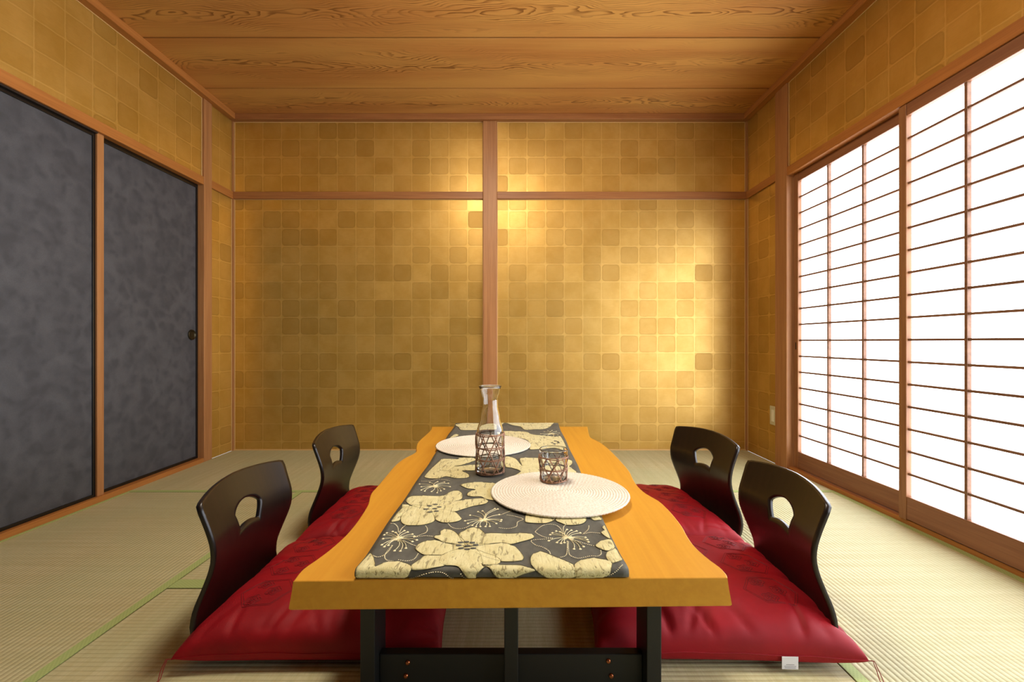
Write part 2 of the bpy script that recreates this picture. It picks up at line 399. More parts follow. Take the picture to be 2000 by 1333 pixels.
trim(XR - .014, XR + .06, 2.645, 2.762, 0, 2.25, 'post', .003)                    # right post
trim(XR - .012, XR, 2.762, YB - .012, RZ0, RZ1, 'rail_y')
trim(XR - .012, XR + .09, YR, 2.645, 1.711, 1.760, 'rail_y')                      # lintel over the shoji
trim(XR, XR + .09, YR, 2.645, -.03, .020, 'rail_y')                               # sill under the shoji
# pale beading round the paper panels
def bead(*b): return trim(*b, 'bead', .0008)
for xx in (XL + .013, PX0 - .004, PX1, XR - .017):
    bead(xx, xx + .004, YB - .004, YB, 0, RZ0); bead(xx, xx + .004, YB - .004, YB, RZ1, 2.25)
for x0, x1 in ((XL + .017, PX0 - .004), (PX1 + .004, XR - .017)):
    bead(x0, x1, YB - .004, YB, 2.246, 2.25); bead(x0, x1, YB - .004, YB, RZ0 - .004, RZ0)
bead(XL, XR, YB - .007, YB, .0, .008)
bead(XL, XL + .004, 2.804, 2.809, 1.766, 2.25); bead(XL, XL + .004, YR, 2.804, 2.246, 2.25)
bead(XR - .004, XR, 2.638, 2.643, 1.762, 2.25); bead(XR - .004, XR, YR, 2.638, 2.246, 2.25)
bead(XL, XL + .004, YB - .018, YB - .014, 0, RZ0); bead(XR - .004, XR, YB - .018, YB - .014, 0, RZ0)

# ---- sliding fusuma doors on the left
def fusuma(n, y0, y1, x):
    d = struct(empty('door_%d' % n, (x, (y0 + y1) / 2, .026))); h = 1.689; w = (y1 - y0) / 2; f = .013
    cbox('door_panel', -.012, -.003, -w + f, w - f, f, h - f - .009, M['fusuma'], d, .001)
    for a, b, c, e in ((-w, -w + f, 0, h), (w - f, w, 0, h), (-w + f, w - f, 0, f), (-w + f, w - f, h - f - .009, h)):
        cbox('door_frame', -.016, .002, a, b, c, e, M['black'], d, .001)
    return d
d1 = fusuma(1, 2.1425, 2.811, XL - .026)
d2 = fusuma(2, .98, 2.107, XL - .012)
fusuma(3, YR + .002, .945, XL - .026)
trim(XL - .07, XL - .002, 2.107, 2.142, .026, 1.715, 'post', .0015); trim(XL - .07, XL - .002, .945, .98, .026, 1.715, 'post', .0015)
cup = [(0, -.0012), (.02, -.0012), (.025, .0), (.027, .004), (.029, .005), (.031, .004), (.032, .001), (.032, -.004)]
hb = lathe(cup, 32); hb.transform(Matrix.Rotation(PI / 2, 4, 'Y')); hb.transform(Matrix.Diagonal((1, 1, 1, 1)))
build('door_handle', hb, M['bronze'], d1, (-.001, 2.762 - (2.1425 + 2.811) / 2, .786 - .026), smooth=True)
trim(XL - .070, XL - .050, YR, 2.8, 1.703, 1.716, 'slot', .0005)                  # groove rib under the lintel
trim(XL - .008, XL + .002, YR, 2.107, 1.708, 1.716, 'slot', .0005)

# ---- shoji screens on the right
def shoji(n, y0, y1, x):
    """x = room-side face of the frame"""
    s = struct(empty('window_%d' % n, (x, (y0 + y1) / 2, .020))); w = (y1 - y0) / 2; h = 1.689; st = .036
    zb, zt = .096, 1.641
    for a in (-w, w - st): cbox('frame_stile', 0, .028, a, a + st, 0, h, M['sash_z'], s, .002)
    cbox('bottom_rail', .002, .028, -w + st, w - st, 0.004, zb, M['sash_y'], s, .002); cbox('top_rail', .002, .028, -w + st, w - st, zt, h, M['sash_y'], s, .002)
    p = bmesh.new(); vs = [p.verts.new((0, yy, zz)) for yy, zz in ((-w + st, zb), (w - st, zb), (w - st, zt), (-w + st, zt))]; p.faces.new(vs)
    build('shoji_paper', boxbm(-.0003, .0003, -w + st - .004, w - st + .004, zb - .004, zt + .004), M['paper'], s, (.0225, 0, 0)); p.free()
    hb_ = None
    for k in range(1, 17):
        z = zb + (zt - zb) * k / 17
        if hb_ is None: hb_ = cbox('lattice_bar', .009, .021, -w + st, w - st, z - .0045, z + .0045, M['bar'], s, 0)
        else:
            c = hb_.copy(); C.objects.link(c); c.parent = s; c.location.z = z
    for k in (1, 2):
        y = -w + st + (2 * w - 2 * st) * k / 3
        cbox('lattice_upright', .006, .022, y - .0055, y + .0055, zb, zt, M['bar'], s, .0008)
    return s
s1 = shoji(1, 1.850, 2.633, XR + .022)
shoji(2, 1.098, 1.882, XR - .008); shoji(3, .33, 1.13, XR + .022); shoji(4, YR + .02, .366, XR - .008)
cbox('finger_pull', -.001, .001, 2.633 - .022 - 2.2415, 2.633 - .014 - 2.2415, .68, .72, M['slot'], s1, .0004)

# ---- switch plate by the right post
sw = empty('wall_socket', (XR, 2.795, .29))
tag(sw, 'small ivory wall plate with pale centre low on the gold wall beside the right post', 'wall plate')
cbox('cover_plate', -.008, 0, -.034, .034, -.058, .058, M['plate'], sw, .003)
cbox('centre_insert', -.011, -.006, -.012, .012, -.036, .036, M['key'], sw, .0015)

# ---- ceiling lamp at the room's middle (above the frame; its light and its reflection are seen)
lm = tag(empty('ceiling_lamp', (-.16, 1.42, ZC)), 'round white ceiling lamp in the middle of the board ceiling', 'lamp')
build('lamp_shade', lathe([(0, -.095), (.12, -.092), (.2, -.08), (.235, -.055), (.24, -.03), (.235, -.018)], 48), M['lamp'], lm, smooth=True)
build('lamp_base', lathe([(.237, -.02), (.245, -.018), (.245, -.002), (0, -.002)], 48), M['white'], lm)
PETALS=[
[(-0.1993,0.11),(-0.1964,0.1315),(-0.1851,0.1435),(-0.1644,0.148),(-0.1442,0.137),(-0.0967,0.12),(-0.1343,0.0815),(-0.173,0.081),(-0.1886,0.094)],
[(-0.1694,0.1595),(-0.1698,0.1705),(-0.1596,0.176),(-0.1619,0.195),(-0.1532,0.207),(-0.1376,0.201),(-0.122,0.18),(-0.0937,0.12),(-0.1442,0.137),(-0.1586,0.1505)],
[(-0.1199,0.176),(-0.1081,0.199),(-0.0933,0.215),(-0.0762,0.207),(-0.0633,0.1835),(-0.0626,0.1615),(-0.0937,0.12)],
[(-0.0725,0.1725),(-0.0498,0.1855),(-0.0107,0.1835),(0.0219,0.1855),(0.038,0.18),(0.0455,0.1665),(0.037,0.154),(0.0131,0.1395),(-0.0055,0.129),(-0.0256,0.136),(-0.0937,0.12)],
[(-0.0937,0.12),(-0.0256,0.136),(-0.007,0.1275),(0.0052,0.1155),(0.0154,0.0895),(0.0201,0.0695),(0.0162,0.0545),(0.002,0.05),(-0.0233,0.051),(-0.062,0.08)],
[(-0.0937,0.12),(-0.0539,0.0895),(-0.0387,0.08),(-0.0265,0.062),(-0.0247,0.0475),(-0.0313,0.037),(-0.0533,0.0335),(-0.0685,0.051),(-0.0874,0.0865)],
[(-0.1906,0.032),(-0.1802,0.0605),(-0.1728,0.08),(-0.1384,0.08),(-0.1239,0.0785),(-0.127,0.033),(-0.1498,0.0235),(-0.1694,0.0205),(-0.1869,0.021)],
[(-0.1413,0.08),(-0.0937,0.12),(-0.0678,0.094),(-0.0563,0.0305),(-0.0508,0.029),(-0.0622,0.018),(-0.0675,0.013),(-0.0691,0.0045),(-0.0825,0.0045),(-0.0888,0.013),(-0.1033,0.0275),(-0.1147,0.032),(-0.127,0.033),(-0.14,0.046)],
[(-0.0502,0.028),(-0.0588,0.034),(-0.0368,0.037),(-0.0091,0.0355),(0.0117,0.034),(0.0266,0.0255),(0.0374,0.022),(0.04,0.019),(0.0318,0.017),(0.0155,0.013),(0.002,0.006),(-0.0021,0.0045),(-0.0253,0.0045),(-0.0347,0.013),(-0.0416,0.021)],
[(0.0325,0.037),(0.0329,0.066),(0.0372,0.0835),(0.0465,0.093),(0.0557,0.0975),(0.067,0.0895),(0.0778,0.0785),(0.0935,0.062),(0.1034,0.049),(0.1121,0.0355),(0.1124,0.0045),(0.0688,0.0045),(0.0535,0.012),(0.0388,0.022)],
[(0.1135,0.0355),(0.1253,0.0545),(0.1409,0.064),(0.1559,0.0675),(0.1706,0.062),(0.183,0.053),(0.1856,0.042),(0.1791,0.021),(0.173,0.012),(0.1545,0.006),(0.1138,0.0045)],
[(0.1687,0.1225),(0.1761,0.138),(0.191,0.1505),(0.2073,0.153),(0.2068,0.1155),(0.1916,0.101),(0.1791,0.1055)],
[(0.1916,0.101),(0.2072,0.114),(0.2112,0.0675),(0.2053,0.0545),(0.1863,0.042),(0.1805,0.0545),(0.1807,0.0765),(0.1855,0.093)],
[(0.1926,0.1875),(0.1966,0.1955),(0.2024,0.1995),(0.2005,0.2155),(0.206,0.226),(0.2093,0.2215),(0.207,0.1575),(0.1978,0.1685)],
[(0.0284,0.245),(0.0283,0.276),(0.0339,0.314),(0.0618,0.319),(0.0884,0.3045),(0.0997,0.2695),(0.093,0.2535),(0.0746,0.2385),(0.0488,0.2385)],
[(0.0993,0.265),(0.1142,0.29),(0.1322,0.29),(0.1502,0.29),(0.1682,0.29),(0.1763,0.29),(0.1721,0.258),(0.1601,0.2365),(0.1418,0.228),(0.1214,0.228),(0.1091,0.2405),(0.1014,0.2495)],
[(0.1772,0.29),(0.1957,0.324),(0.2087,0.324),(0.2102,0.265),(0.1983,0.258),(0.1892,0.256),(0.1831,0.2715)],
[(-0.2833,0.3835),(-0.2827,0.414),(-0.2714,0.4255),(-0.2316,0.4255),(-0.1924,0.4285),(-0.177,0.4615),(-0.1577,0.471),(-0.1426,0.4465),(-0.138,0.4055),(-0.1477,0.389),(-0.1989,0.3285),(-0.2541,0.3465)],
[(-0.2135,0.3285),(-0.2018,0.367),(-0.1515,0.389),(-0.1103,0.4025),(-0.0813,0.4055),(-0.0663,0.3835),(-0.0746,0.362),(-0.1052,0.3465),(-0.1272,0.3265),(-0.1468,0.309),(-0.1915,0.307)],
[(-0.2044,0.3285),(-0.1472,0.3115),(-0.1266,0.2745),(-0.1225,0.261),(-0.1304,0.248),(-0.1465,0.2415),(-0.1672,0.244),(-0.1837,0.261),(-0.191,0.2835)],
[(-0.2002,0.336),(-0.1854,0.261),(-0.1935,0.2395),(-0.2146,0.227),(-0.2446,0.227),(-0.2605,0.244),(-0.2686,0.27),(-0.2778,0.307),(-0.26,0.3565)],
[(-0.2853,0.248),(-0.2861,0.2835),(-0.2819,0.331),(-0.2864,0.3645),(-0.2573,0.344),(-0.2707,0.2925),(-0.267,0.2565),(-0.2768,0.248)],
[(-0.2906,0.0205),(-0.2887,0.033),(-0.2857,0.088),(-0.2755,0.0785),(-0.2603,0.0425),(-0.2555,0.029),(-0.2407,0.046),(-0.2195,0.0495),(-0.204,0.0425),(-0.1886,0.029),(-0.189,0.017),(-0.2019,0.0045),(-0.2502,0.0045),(-0.2891,0.0045)],
[(-0.1547,0.52),(-0.1387,0.541),(-0.1058,0.549),(-0.0716,0.541),(-0.0563,0.5355),(-0.0373,0.5145),(-0.0339,0.3925),(-0.07,0.3965),(-0.088,0.4185),(-0.1109,0.4185),(-0.1255,0.4275),(-0.1274,0.446),(-0.1214,0.465),(-0.1084,0.4795),(-0.1334,0.4895)],
[(-0.2753,0.597),(-0.2776,0.627),(-0.2718,0.704),(-0.2603,0.7895),(-0.2555,0.816),(-0.2279,0.82),(-0.1971,0.816),(-0.1974,0.836),(-0.1396,0.828),(-0.152,0.767),(-0.19,0.742),(-0.1946,0.7175),(-0.1323,0.742),(-0.1262,0.671),(-0.1659,0.6645),(-0.1445,0.633),(-0.138,0.603),(-0.147,0.5885),(-0.1778,0.5855),(-0.2099,0.603),(-0.2293,0.5825),(-0.2569,0.5825)],
[(-0.2691,1.5065),(0.2151,1.547),(0.2086,1.5165),(0.1669,1.401),(0.1402,1.365),(0.1024,1.365),(0.0542,1.356),(0.0349,1.438),(-0.0077,1.467),(-0.0446,1.5165),(-0.0577,1.457),(-0.0588,1.365),(-0.0958,1.3475),(-0.1775,1.3475),(-0.2455,1.3475),(-0.2678,1.4195)],
[(-0.0478,1.33),(0.0596,1.3045),(0.0839,1.2475),(0.1836,1.201),(0.2097,1.2085),(0.2071,0.955),(0.1638,0.9845),(0.1121,0.9725),(0.0639,0.961),(0.0674,1.06),(0.0488,1.142),(-0.0391,1.232)],
[(-0.0292,0.8505),(0.0073,0.82),(0.0288,0.7265),(0.0242,0.83),(0.098,0.83),(0.1991,0.8105),(0.202,0.7535),(0.1877,0.7175),(0.1977,0.6835),(0.1969,0.6425),(0.0863,0.6345),(0.0175,0.604),(-0.0092,0.589),(0.0228,0.6585),(-0.0051,0.7),(-0.0269,0.7175)],
[(-0.2786,1.171),(-0.2654,1.2635),(-0.2453,1.232),(-0.2618,1.186)],
[(-0.2501,0.772),(-0.1959,0.82),(-0.1393,0.82),(-0.1368,0.791),(-0.176,0.735),(-0.1981,0.7175),(-0.2148,0.6665),(-0.2432,0.6835)]]
OVALS=[(-0.1105,0.136),(-0.0986,0.139),(-0.086,0.1345),(-0.0779,0.1245),(-0.082,0.11),(-0.0937,0.1055),(-0.1062,0.1095),(-0.1127,0.1225),(-0.0944,0.12),(-0.2196,0.326),(-0.2144,0.3475),(-0.201,0.3575),(-0.188,0.3395),(-0.1981,0.328),(-0.2056,0.307),(-0.1903,0.311),(0.1601,1.0735),(0.175,1.107),(0.1858,1.0935),(0.1868,1.0735),(0.1672,1.0535)]
STAMENS=[
((-0.2471, 0.158),[(-0.2787,0.1875),(-0.2678,0.195),(-0.2599,0.1895),(-0.2429,0.199),(-0.2339,0.1915),(-0.2208,0.18),(-0.2144,0.169),(-0.205,0.1505),(-0.2127,0.1435),(-0.2194,0.1135),(-0.2274,0.1005),(-0.2395,0.102),(-0.2587,0.1265),(-0.2651,0.12),(-0.2728,0.1285),(-0.2783,0.158),(-0.2816,0.178)]),
((-0.0698, 0.259),[(-0.1052,0.288),(-0.0876,0.3115),(-0.0771,0.3165),(-0.1138,0.2525),(-0.1055,0.2375),(-0.0944,0.227),(-0.0854,0.219),(-0.0756,0.221),(-0.064,0.221),(-0.0541,0.223),(-0.0469,0.331),(-0.0395,0.3285),(-0.0347,0.2925),(-0.0285,0.261),(-0.03,0.2525),(-0.0398,0.2395)]),
((0.1152, 0.161),[(0.0946,0.1955),(0.0855,0.1855),(0.0798,0.176),(0.1024,0.1915),(0.1196,0.2055),(0.1291,0.2015),(0.1401,0.1975),(0.1469,0.1875),(0.1548,0.165),(0.157,0.154),(0.1575,0.143),(0.1439,0.1205),(0.1354,0.109),(0.1226,0.109),(0.1063,0.138),(0.0989,0.1345),(0.0907,0.138),(0.0743,0.1465)]),
((-0.2321, 0.5095),[(-0.2773,0.5305),(-0.2671,0.5045),(-0.2277,0.552),(-0.2066,0.5465),(-0.1932,0.5355),(-0.1839,0.5045),(-0.1979,0.4845),(-0.2052,0.4695),(-0.2127,0.453),(-0.2301,0.4625),(-0.2496,0.465),(-0.261,0.4745),(-0.2503,0.5465)]),
((0.1729, 1.2635),[(0.1238,1.2635),(0.1435,1.313),(0.1616,1.33),(0.1825,1.3385),(0.2013,1.3215),(0.2105,1.2795),(0.2,1.2395),(0.1786,1.2165),(0.1524,1.2085),(0.1311,1.224)])]
STITCHES=[
[(-0.2825,0.2375),(-0.273,0.2335),(-0.2616,0.215),(-0.253,0.1875)],
[(-0.2475,0.225),(-0.2514,0.207),(-0.2504,0.1835)],
[(-0.2004,0.223),(-0.1933,0.207),(-0.192,0.1875),(-0.2009,0.176),(-0.2136,0.1615)],
[(-0.2136,0.1615),(-0.1916,0.169),(-0.1704,0.165)],
[(-0.2755,0.0785),(-0.2649,0.0715),(-0.2555,0.0785),(-0.2501,0.1005),(-0.2497,0.1265)],
[(-0.2504,0.1235),(-0.2533,0.091),(-0.2507,0.0715),(-0.2418,0.055),(-0.2278,0.0495)],
[(-0.22,0.057),(-0.2034,0.0515),(-0.1915,0.0605),(-0.1888,0.088)],
[(-0.232,0.147),(-0.2127,0.13),(-0.1985,0.12)],
[(-0.1898,0.0045),(-0.1757,0.01),(-0.1622,0.0145),(-0.1423,0.0175),(-0.1262,0.0155),(-0.1157,0.008),(-0.1107,0.0045)],
[(-0.0961,0.0145),(-0.0903,0.008),(-0.0852,0.0045)],
[(-0.1507,0.2355),(-0.1395,0.215),(-0.1253,0.207),(-0.1094,0.211),(-0.0977,0.227)],
[(0.0726,0.0865),(0.0706,0.099),(0.0598,0.1155),(0.0451,0.126),(0.0375,0.1465),(0.0606,0.152),(0.0845,0.1555)],
[(0.0483,0.1915),(0.0631,0.2195),(0.0792,0.232),(0.0959,0.228),(0.1057,0.2075),(0.1073,0.176)],
[(0.0481,0.1875),(0.057,0.1725),(0.0691,0.161),(0.0847,0.1575)],
[(0.1113,0.1685),(0.1106,0.1995),(0.1158,0.2235),(0.125,0.23)],
[(0.1515,0.18),(0.1667,0.2035),(0.1724,0.228)],
[(0.1515,0.18),(0.1689,0.1875),(0.191,0.1835)],
[(0.1307,0.1465),(0.1489,0.1325),(0.1671,0.1225)],
[(0.1755,0.1025),(0.1732,0.0865),(0.1647,0.0765),(0.1502,0.0765),(0.1269,0.066),(0.1176,0.0715),(0.1104,0.0835),(0.1117,0.1125),(0.1154,0.143)],
[(0.1131,0.143),(0.1086,0.1055),(0.1027,0.08),(0.0916,0.0715)],
[(-0.0154,0.288),(0.0061,0.2785),(0.0227,0.2625),(0.0094,0.245),(0.0058,0.2195),(-0.0143,0.2095),(-0.0362,0.2155)],
[(-0.0298,0.29),(-0.001,0.3215)],
[(0.2021,0.0325),(0.1929,0.022),(0.1853,0.017),(0.1743,0.012)],
[(-0.2761,0.5575),(-0.249,0.5575),(-0.2279,0.574),(-0.1913,0.5575)]]
EDGE_L=[(-0.3997,0.8263),(-0.4023,0.868),(-0.3932,0.9057),(-0.3834,0.9534),(-0.3766,1.0177),(-0.3765,1.0832),(-0.3808,1.1475),(-0.3889,1.2199),(-0.4072,1.3021),(-0.4089,1.3665),(-0.4118,1.4704),(-0.4153,1.5914),(-0.4084,1.6887),(-0.3847,1.7903),(-0.3999,1.8773),(-0.4127,1.9832),(-0.4082,2.1425),(-0.4072,2.2483),(-0.4177,2.3296)]
EDGE_R=[(0.394,0.8389),(0.3976,0.8518),(0.3974,0.8789),(0.3898,0.9142),(0.3844,0.9668),(0.3881,1.0177),(0.3963,1.0742),(0.4005,1.1561),(0.3983,1.2296),(0.3918,1.2597),(0.3793,1.3021),(0.3733,1.3713),(0.3794,1.4538),(0.3884,1.5346),(0.3894,1.6887),(0.385,1.8503),(0.3729,1.973),(0.3501,2.0614),(0.3543,2.1425),(0.3773,2.3296)]
# ================================================================ the table
TZ = .309; TT = .053
table = tag(empty('low_table', (0, 1.58, 0)), 'long low honey wood table with wavy edges on black legs', 'table')
def edge_pts(ed, off):
    out = []
    for i in range(len(ed) - 1):
        p0 = ed[max(i - 1, 0)]; p1 = ed[i]; p2 = ed[i + 1]; p3 = ed[min(i + 2, len(ed) - 1)]
        for k in range(3):
            t = k / 3
            out.append(tuple(.5 * ((2 * p1[j]) + (-p0[j] + p2[j]) * t + (2 * p0[j] - 5 * p1[j] + 4 * p2[j] - p3[j]) * t * t + (-p0[j] + 3 * p1[j] - 3 * p2[j] + p3[j]) * t ** 3) for j in (0, 1)))
    out.append(ed[-1])
    return [(x + off, y) for x, y in out]
bm = bmesh.new(); rings = []
for z, o_, e_ in ((TZ, -.0015, .0015), (TZ - .0012, .0003, .0002), (TZ - .02, .003, 0), (TZ - TT + .003, .0085, 0), (TZ - TT, .0065, .0015)):
    L = edge_pts(EDGE_L, -o_); R_ = edge_pts(EDGE_R, o_)
    loop = L + R_[::-1]
    rings.append([bm.verts.new((x, y + (e_ if y < 1.5 else -e_) - 1.58, z)) for x, y in loop])
for a, b in zip(rings, rings[1:]):
    for i in range(len(a)):
        j = (i + 1) % len(a); bm.faces.new((a[i], a[j], b[j], b[i]))
nL = len(L)
for rg in (rings[0], rings[-1]):
    lf = rg[:nL]; rt = rg[nL:][::-1]
    for i in range(nL - 1):
        j0 = round(i * (len(rt) - 1) / (nL - 1)); j1 = round((i + 1) * (len(rt) - 1) / (nL - 1))
        vs = [lf[i], lf[i + 1], rt[j1]] + ([rt[j0]] if j0 != j1 else [])
        bm.faces.new(vs)
        for j in range(j0 + 1, j1): pass
tt = build('tabletop', bm, M['table'], table)
for y0, s in ((.925 - 1.58, 1), (2.235 - 1.58, -1)):
    for x0 in (-.312, .271): cbox('leg', x0, x0 + .03, y0 - (0 if s > 0 else .08), y0 + (.08 if s > 0 else 0), 0, TZ - TT + .001, M['legs'], table, .002)
    ya = y0 + s * .03
    st_ = cbox('stretcher', -.282, .271, min(ya, ya + s * .022), max(ya, ya + s * .022), .004, .088, M['legs'], table, .002)
    yb = y0 + s * .004
    cbox('centre_post', -.019, .0095, min(yb, yb + s * .026), max(yb, yb + s * .026), 0, TZ - TT + .001, M['legs'], table, .002)
    for bx, bz in ((-.222, .071), (-.226, .043), (.199, .074), (.205, .043)):
        b_ = lathe([(0, .004), (.003, .0038), (.005, .002), (.0055, 0), (.0055, -.003)], 16)
        b_.transform(Matrix.Rotation(PI / 2 * s, 4, 'X'))
        build('bolt', b_, M['copper'], table, (bx, ya - s * .0005, bz), smooth=True)
for x0 in (-.297, .286): cbox('leg_brace', x0 - .012, x0 + .012, .925 - 1.58 + .08, 2.235 - 1.58 - .08, TZ - TT - .03, TZ - TT + .001, M['legs'], table, .002)

# ================================================================ the runner
R0 = .0085; YF = .832; YE = 2.333
def S(s, lift=0.):
    """point on the runner's upper face, s = length along it from under the front roll"""
    a = PI * R0
    if s < a:
        t = s / R0; return YF + R0 - (R0 + lift) * math.sin(t), TZ + .001 + R0 - (R0 + lift) * math.cos(t)
    Y = YF + R0 + s - a
    k = min(1, (s - a) / .06); k = k * k * (3 - 2 * k); q = max(0, min(1, (Y - YE + .08) / .06)); q = q * q * (3 - 2 * q)
    return Y, TZ + .001 + 2 * R0 - .004 * k + .004 * q + lift
SMAX = PI * R0 + YE - YF - R0
def wob(x, s): return .0006 * math.sin(37 * x + 11 * s) * math.sin(23 * s + 9 * x)
def RP(x, s, lift=0.):
    y, z = S(s, lift); return Vector((x, y, z + (wob(x, s) if s > .03 else 0)))
run = tag(empty('table_runner', (0, 1.58, TZ)), 'charcoal table runner with large cream flowers folded over the table', 'table runner')
off = Vector((0, -1.58, -TZ))
def xl(s): return -.291 - .003 * s + .0012 * math.sin(19 * s)
def xr(s): return .210 + .011 * s + .0012 * math.sin(17 * s + 1)
ss = [PI * R0 * i / 10 for i in range(10)] + [PI * R0 + i * (SMAX - PI * R0) / 150 for i in range(151)]
bm = bmesh.new(); NX = 40; top = []
for s in ss: top.append([bm.verts.new(RP(xl(s) + (xr(s) - xl(s)) * i / NX, s) + off) for i in range(NX + 1)])
bot = []
for s in ss:
    y, z = S(s); bot.append([bm.verts.new(Vector((xl(s) + (xr(s) - xl(s)) * i / NX, max(y, YF + R0 * .9), TZ + .0012)) + off) for i in (0, NX)])
for a, b in zip(top, top[1:]):
    for i in range(NX): bm.faces.new((a[i], a[i + 1], b[i + 1], b[i]))
for k in range(10, len(ss) - 1):
    bm.faces.new((bot[k][0], bot[k + 1][0], bot[k + 1][1], bot[k][1]))
    for c, i in ((0, 0), (1, NX)): bm.faces.new((top[k][i], top[k + 1][i], bot[k + 1][c], bot[k][c]))
for c, i in ((0, 0), (1, NX)): bm.faces.new([top[k][i] for k in range(0, 11)])
bm.faces.new([bot[-1][0]] + top[-1] + [bot[-1][1]])
build('runner_cloth', bm, M['runner'], run, smooth=True)
def clipx(x, s): return min(max(x, xl(s) + .002), xr(s) - .002)
def petal(pts, lift, mat='petal'):
    n = len(pts); sm = []
    for i in range(n):                                     # closed Catmull-Rom
        p0, p1, p2, p3 = (pts[(i + j) % n] for j in (-1, 0, 1, 2))
        for k in range(3):
            t = k / 3
            sm.append([.5 * (2 * p1[j] + (p2[j] - p0[j]) * t * .8 + (2 * p0[j] - 5 * p1[j] + 4 * p2[j] - p3[j]) * t * t * .8 + .2 * 2 * (3 * t * t - 2 * t ** 3) * (p2[j] - p1[j]) + (-p0[j] + 3 * p1[j] - 3 * p2[j] + p3[j]) * t ** 3 * .8) for j in (0, 1)])
    bm = bmesh.new(); vs = []
    for x, s in sm:
        s = min(max(s, .004), SMAX - .002); vs.append(bm.verts.new((clipx(x, s), s, 0)))
    f = bm.faces.new(vs); bmesh.ops.triangulate(bm, faces=[f])
    smin = min(v.co.y for v in vs); smax = max(v.co.y for v in vs)
    cuts = [q for q in [PI * R0 * i / 10 for i in range(1, 11)] + [PI * R0 + .01 * i for i in range(1, 180)] if smin < q < smax]
    for q in cuts: bmesh.ops.bisect_plane(bm, geom=bm.verts[:] + bm.edges[:] + bm.faces[:], plane_co=(0, q, 0), plane_no=(0, 1, 0))
    xs = [i * .0129 for i in range(-30, 30)]
    lo = min(v.co.x for v in bm.verts); hi = max(v.co.x for v in bm.verts)
    for q in xs:
        if lo < q < hi: bmesh.ops.bisect_plane(bm, geom=bm.verts[:] + bm.edges[:] + bm.faces[:], plane_co=(q, 0, 0), plane_no=(1, 0, 0))
    edge = {v for e in bm.edges if e.is_boundary for v in e.verts}
    for v in bm.verts:
        x, s = v.co.x, v.co.y; v.co = RP(x, s, lift + (.0011 if v not in edge else 0)) + off
    o = build('flower_petal' if mat == 'petal' else 'dark_oval', bm, M[mat], run, smooth=True)
    if o.data.polygons and sum(p.normal.z for p in o.data.polygons) < 0: o.data.flip_normals()
    return o
for i, p in enumerate(PETALS): petal(p, .0005 + .00012 * (i % 4))
bm = bmesh.new()
for p in PETALS:
    n = len(p); lp = []
    for i in range(n):
        p0, p1, p2, p3 = (p[(i + j) % n] for j in (-1, 0, 1, 2))
        for k in range(5):
            t = k / 5; x, s = [.5 * (2 * p1[j] + (p2[j] - p0[j]) * t * .8 + (2 * p0[j] - 5 * p1[j] + 4 * p2[j] - p3[j]) * t * t * .8 + .2 * 2 * (3 * t * t - 2 * t ** 3) * (p2[j] - p1[j]) + (-p0[j] + 3 * p1[j] - 3 * p2[j] + p3[j]) * t ** 3 * .8) for j in (0, 1)]
            s = min(max(s, .004), SMAX - .002); lp.append(RP(clipx(x, s), s, .0014) + off)
    tube(bm, lp, .00055, 4, True)
ol = build('petal_outline', bm, M['outline'], run, smooth=True); ol['kind'] = 'stuff'  # dark crease shade between petals, put in as thin tubes
for x, s in OVALS:
    w_, l_ = (.0062, .0042) if s < .6 else (.006, .008)
    petal([(x + w_ * math.cos(a * PI / 4), s + l_ * math.sin(a * PI / 4)) for a in range(8)], .0024, 'runner')
def bead_at(bm, x, s, r, lift=.0004):
    p = RP(clipx(x, s), s, lift) + off; ring = [bm.verts.new(p + Vector((r * math.cos(a * PI / 3), r * math.sin(a * PI / 3), 0))) for a in range(6)]
    t = RP(x, s, lift + r * .7) + off; c = bm.verts.new((p.x, t.y, t.z))
    for a in range(6): bm.faces.new((ring[a], ring[(a + 1) % 6], c))
def strand(bm, a, b, r, bend=.15):
    pts = []
    for k in range(6):
        t = k / 5; x = a[0] + (b[0] - a[0]) * t; s = a[1] + (b[1] - a[1]) * t; q = bend * math.sin(PI * t)
        x += -(b[1] - a[1]) * q; s += (b[0] - a[0]) * q; s = min(max(s, .004), SMAX - .003)
        pts.append(RP(clipx(x, s), s, .0006) + off)
    tube(bm, pts, r, 4)
for c, ends in STAMENS:
    bm = bmesh.new()
    for e in ends:
        b_ = .12 if (e[0] - c[0]) > 0 else -.12
        strand(bm, c, e, .0007, b_); bead_at(bm, e[0], min(e[1], SMAX - .01), .0032)
    for k in range(26):
        a = random.uniform(0, 2 * PI); d = random.uniform(.006, .017)
        strand(bm, c, (c[0] + d * math.cos(a), c[1] + d * math.sin(a)), .0009, 0)
    o = build('stamen_embroidery', bm, M['stitch'], run, smooth=True); o['kind'] = 'stuff'
for ln in STITCHES:
    bm = bmesh.new(); acc = 0; n = len(ln); pts = []
    for i in range(n - 1):
        p0, p1, p2, p3 = ln[max(i - 1, 0)], ln[i], ln[i + 1], ln[min(i + 2, n - 1)]
        for k in range(12):
            t = k / 12; pts.append([.5 * (2 * p1[j] + (p2[j] - p0[j]) * t + (2 * p0[j] - 5 * p1[j] + 4 * p2[j] - p3[j]) * t * t + (3 * p1[j] - p0[j] - 3 * p2[j] + p3[j]) * t ** 3) for j in (0, 1)])
    last = None
    for p in pts:
        if last is None or math.dist(p, last) > .0034: bead_at(bm, p[0], max(p[1], .004), .0014, .0014); last = p
    o = build('dotted_stitching', bm, M['stitch'], run); o['kind'] = 'stuff'

